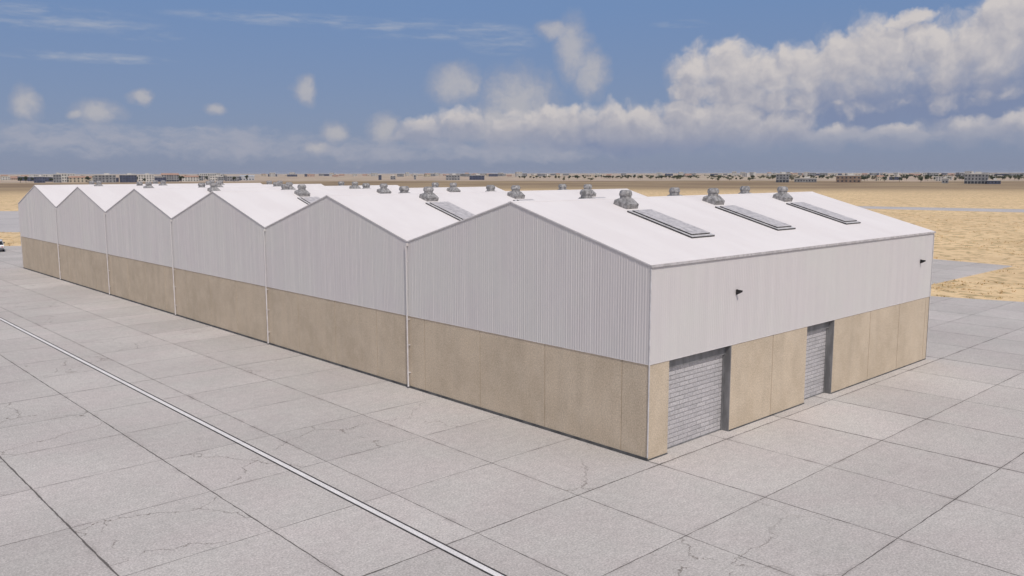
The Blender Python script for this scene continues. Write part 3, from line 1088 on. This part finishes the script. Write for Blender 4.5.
def heap_fn(tt, P):
    w1 = tt.vm('SCALE', tt.vm('SUBTRACT', tt.noise(P, 0.62, 4.0, 0.5, out='Color'), (.5, .5, .5)), 1.9)
    Q = tt.vm('ADD', P, tt.vm('MULTIPLY', w1, (1, 1, 0)))
    f = blob_field(tt, Q, HEAP)
    vo = tt.n('ShaderNodeTexVoronoi', feature='SMOOTH_F1')
    tt.put(vo.inputs['Vector'], Q)
    vo.inputs['Scale'].default_value = 0.68
    vo.inputs['Detail'].default_value = 3.0
    vo.inputs['Roughness'].default_value = 0.5
    vo.inputs['Smoothness'].default_value = 0.6
    vo.normalize = False
    puff = tt.math('SUBTRACT', 0.80, vo.outputs['Distance'])
    n = tt.math('SUBTRACT', tt.noise(Q, 1.0, 6.0, 0.52), 0.5)
    f = tt.math('ADD', f, tt.math('MULTIPLY', puff, 0.75))
    f = tt.math('ADD', f, tt.math('MULTIPLY', n, 0.6))
    return [f]


def soft_fn(tt, P):
    w1 = tt.vm('SCALE', tt.vm('SUBTRACT', tt.noise(P, 0.5, 4.0, 0.55, out='Color'), (.5, .5, .5)), 1.3)
    Q = tt.vm('ADD', P, tt.vm('MULTIPLY', w1, (1, 1, 0)))
    f = blob_field(tt, Q, SOFT)
    n = tt.math('SUBTRACT', tt.noise(Q, 1.0, 6.0, 0.55), 0.5)
    n = tt.math('MULTIPLY_ADD', tt.math('SUBTRACT', tt.noise(Q, 3.2, 4.0, 0.6), 0.5), 0.45, n)
    s = tt.math('MULTIPLY_ADD', n, 1.05, f)
    lo = blob_field(tt, Q, LOW)
    n2 = tt.math('SUBTRACT', tt.noise(tt.vm('MULTIPLY', Q, (.5, 1.2, 1)), 1.1, 7.0, 0.62), 0.5)
    lo = tt.math('MULTIPLY_ADD', n2, 3.0, lo)
    sh = blob_field(tt, Q, SHADE)
    sh = tt.math('MULTIPLY_ADD', tt.math('SUBTRACT', tt.noise(Q, 0.5, 4.0), .5), .6, sh)
    ci = blob_field(tt, P, CIRRUS)
    n3 = tt.noise(tt.vm('ADD', tt.vm('MULTIPLY', P, (.30, 1.9, 1)), tt.vm('SCALE', tt.noise(P, .4, 3.0, out='Color'), .8)), 1.1, 7.0, 0.62)
    ci = tt.math('MULTIPLY', tt.ramp(ci, 0.0, 0.8), tt.ramp(n3, 0.36, 0.82))
    return [s, lo, sh, ci]


G1 = group('heap_clouds', heap_fn, ['field'])
G2 = group('soft_clouds', soft_fn, ['soft', 'low', 'shade', 'cirrus'])

dirv = t.n('ShaderNodeTexCoord').outputs['Generated']
x, y, z = t.sep(t.vm('NORMALIZE', dirv))
DEG = 57.29578
az = t.math('MULTIPLY', t.math('ARCTAN2', y, x), DEG)
el = t.math('MULTIPLY', t.math('ARCSINE', z), DEG)
P = t.comb(az, el, 0.0)


def use(g, p):
    nd = t.n('ShaderNodeGroup')
    nd.node_tree = g
    t.put(nd.inputs[0], p)
    return nd.outputs


h0 = use(G1, P)[0]
h1 = use(G1, t.vm('ADD', P, (-0.25, 0.60, 0)))[0]
h2 = use(G1, t.vm('ADD', P, (0.0, -1.3, 0)))[0]
soft, low, shade, cirrus = use(G2, P)

# clear sky: Nishita, with the dull blue haze of the lower air
sky = t.vm('MULTIPLY', nish.outputs['Color'], (SKY_STRENGTH * 0.85, SKY_STRENGTH * 0.85, SKY_STRENGTH * 0.95))
air = t.mix(t.ramp(el, 0.0, 10.5, smooth=False), (0.212, 0.252, 0.372), (0.158, 0.254, 0.455))
sky = t.mix(t.ramp(el, 9.0, 40.0, 0.88, 0.0), sky, air)
WHITE, SHADOWED, UNDER = (0.60, 0.565, 0.56), (0.37, 0.375, 0.44), (0.205, 0.25, 0.385)
col = t.mix(t.math('MULTIPLY', cirrus, 0.55), sky, (0.46, 0.48, 0.53))
col = t.mix(t.ramp(low, -0.1, 1.5, 0.0, 0.68), col, (0.40, 0.405, 0.47))
col = t.mix(t.ramp(shade, -0.3, 1.0, 0.0, 0.85), col, UNDER)
sl = t.ramp(soft, 0.1, 1.1)
col = t.mix(t.ramp(soft, -0.55, 1.05, 0.0, 0.76), col, t.mix(sl, (0.35, 0.365, 0.44), (0.485, 0.47, 0.485)))
lit = t.math('MULTIPLY_ADD', t.math('SUBTRACT', h0, h1), 0.95, 0.40, clamp=True)
lit = t.math('ADD', lit, t.ramp(el, 1.0, 7.0, -0.30, 0.10))
lit = t.math('ADD', lit, t.ramp(h0, 0.2, 1.5, 0.06, -0.16), clamp=True)
hc = t.mix(lit, SHADOWED, WHITE)
# undersides turn slate blue and dissolve downwards
foot = t.math('MULTIPLY', t.ramp(h2, 0.7, -0.7), t.ramp(el, 2.2, 4.5, 0.35, 1.0))
hc = t.mix(t.math('MULTIPLY', foot, 0.75), hc, (0.27, 0.295, 0.40))
hc = t.mix(t.ramp(el, 4.2, 1.0, 0.0, 0.42), hc, (0.27, 0.30, 0.405))
ha = t.math('MULTIPLY', t.ramp(h0, -0.25, 0.62), t.ramp(el, 0.5, 2.8, 0.0, 1.0))
ha = t.math('MULTIPLY', ha, t.math('SUBTRACT', 1.0, t.math('MULTIPLY', foot, 0.55)))
col = t.mix(ha, col, hc)
t.put(bg.inputs['Color'], col)
bg.inputs['Strength'].default_value = 1.0

# broken bright cloud added to the unseen sky, overhead and behind, lifting ambient light
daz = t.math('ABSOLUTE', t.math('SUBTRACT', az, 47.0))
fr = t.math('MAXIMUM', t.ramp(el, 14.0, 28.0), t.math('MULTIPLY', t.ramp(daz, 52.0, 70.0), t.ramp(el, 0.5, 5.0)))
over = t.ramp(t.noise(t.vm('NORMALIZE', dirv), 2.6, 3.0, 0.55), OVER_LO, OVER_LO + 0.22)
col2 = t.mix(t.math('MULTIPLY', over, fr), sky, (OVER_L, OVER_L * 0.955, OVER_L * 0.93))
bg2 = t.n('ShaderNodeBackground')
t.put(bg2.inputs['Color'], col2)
# the detailed clouds stand over the quarter of the horizon the field opens to
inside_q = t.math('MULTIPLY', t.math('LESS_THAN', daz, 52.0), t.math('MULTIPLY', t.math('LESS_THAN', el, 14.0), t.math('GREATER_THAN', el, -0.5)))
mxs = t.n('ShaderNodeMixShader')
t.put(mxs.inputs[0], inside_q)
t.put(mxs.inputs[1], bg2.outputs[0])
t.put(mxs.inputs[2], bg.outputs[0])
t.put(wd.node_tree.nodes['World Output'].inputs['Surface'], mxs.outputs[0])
wd.cycles.sampling_method = 'MANUAL'
wd.cycles.sample_map_resolution = 128

sd = bpy.data.lights.new('sun', 'SUN')
sd.energy = 2.4
sd.angle = R(0.6)
sd.color = (1.0, 0.94, 0.865)
so = bpy.data.objects.new('sun', sd)
COL.objects.link(so)
so.rotation_euler = SUN.to_track_quat('Z', 'Y').to_euler()
so.location = (0, -40, 60)

# ------------------------------------------------------------------ camera
cd = bpy.data.cameras.new('camera')
co = bpy.data.objects.new('camera', cd)
COL.objects.link(co)
F = Vector((math.cos(PITCH) * math.cos(YAW), math.cos(PITCH) * math.sin(YAW), math.sin(PITCH)))
Rt = Vector((math.sin(YAW), -math.cos(YAW), 0))
Up = Rt.cross(F)
Rr = math.cos(ROLL) * Rt + math.sin(ROLL) * Up
Ur = -math.sin(ROLL) * Rt + math.cos(ROLL) * Up
mw = Matrix((Rr, Ur, -F)).transposed().to_4x4()
mw.translation = CAM
co.matrix_world = mw
cd.sensor_width = 36.0
cd.lens = FOC / 1024 * 36.0
cd.clip_start = 0.1
cd.clip_end = 80000
S.camera = co

S.render.engine = 'CYCLES'
S.view_settings.view_transform = 'Standard'
S.view_settings.look = 'None'
S.view_settings.gamma = 1.0
S.view_settings.exposure = 0.0
S.view_settings.use_curve_mapping = False
S.cycles.max_bounces = 5
S.cycles.diffuse_bounces = 3
S.cycles.use_denoising = True
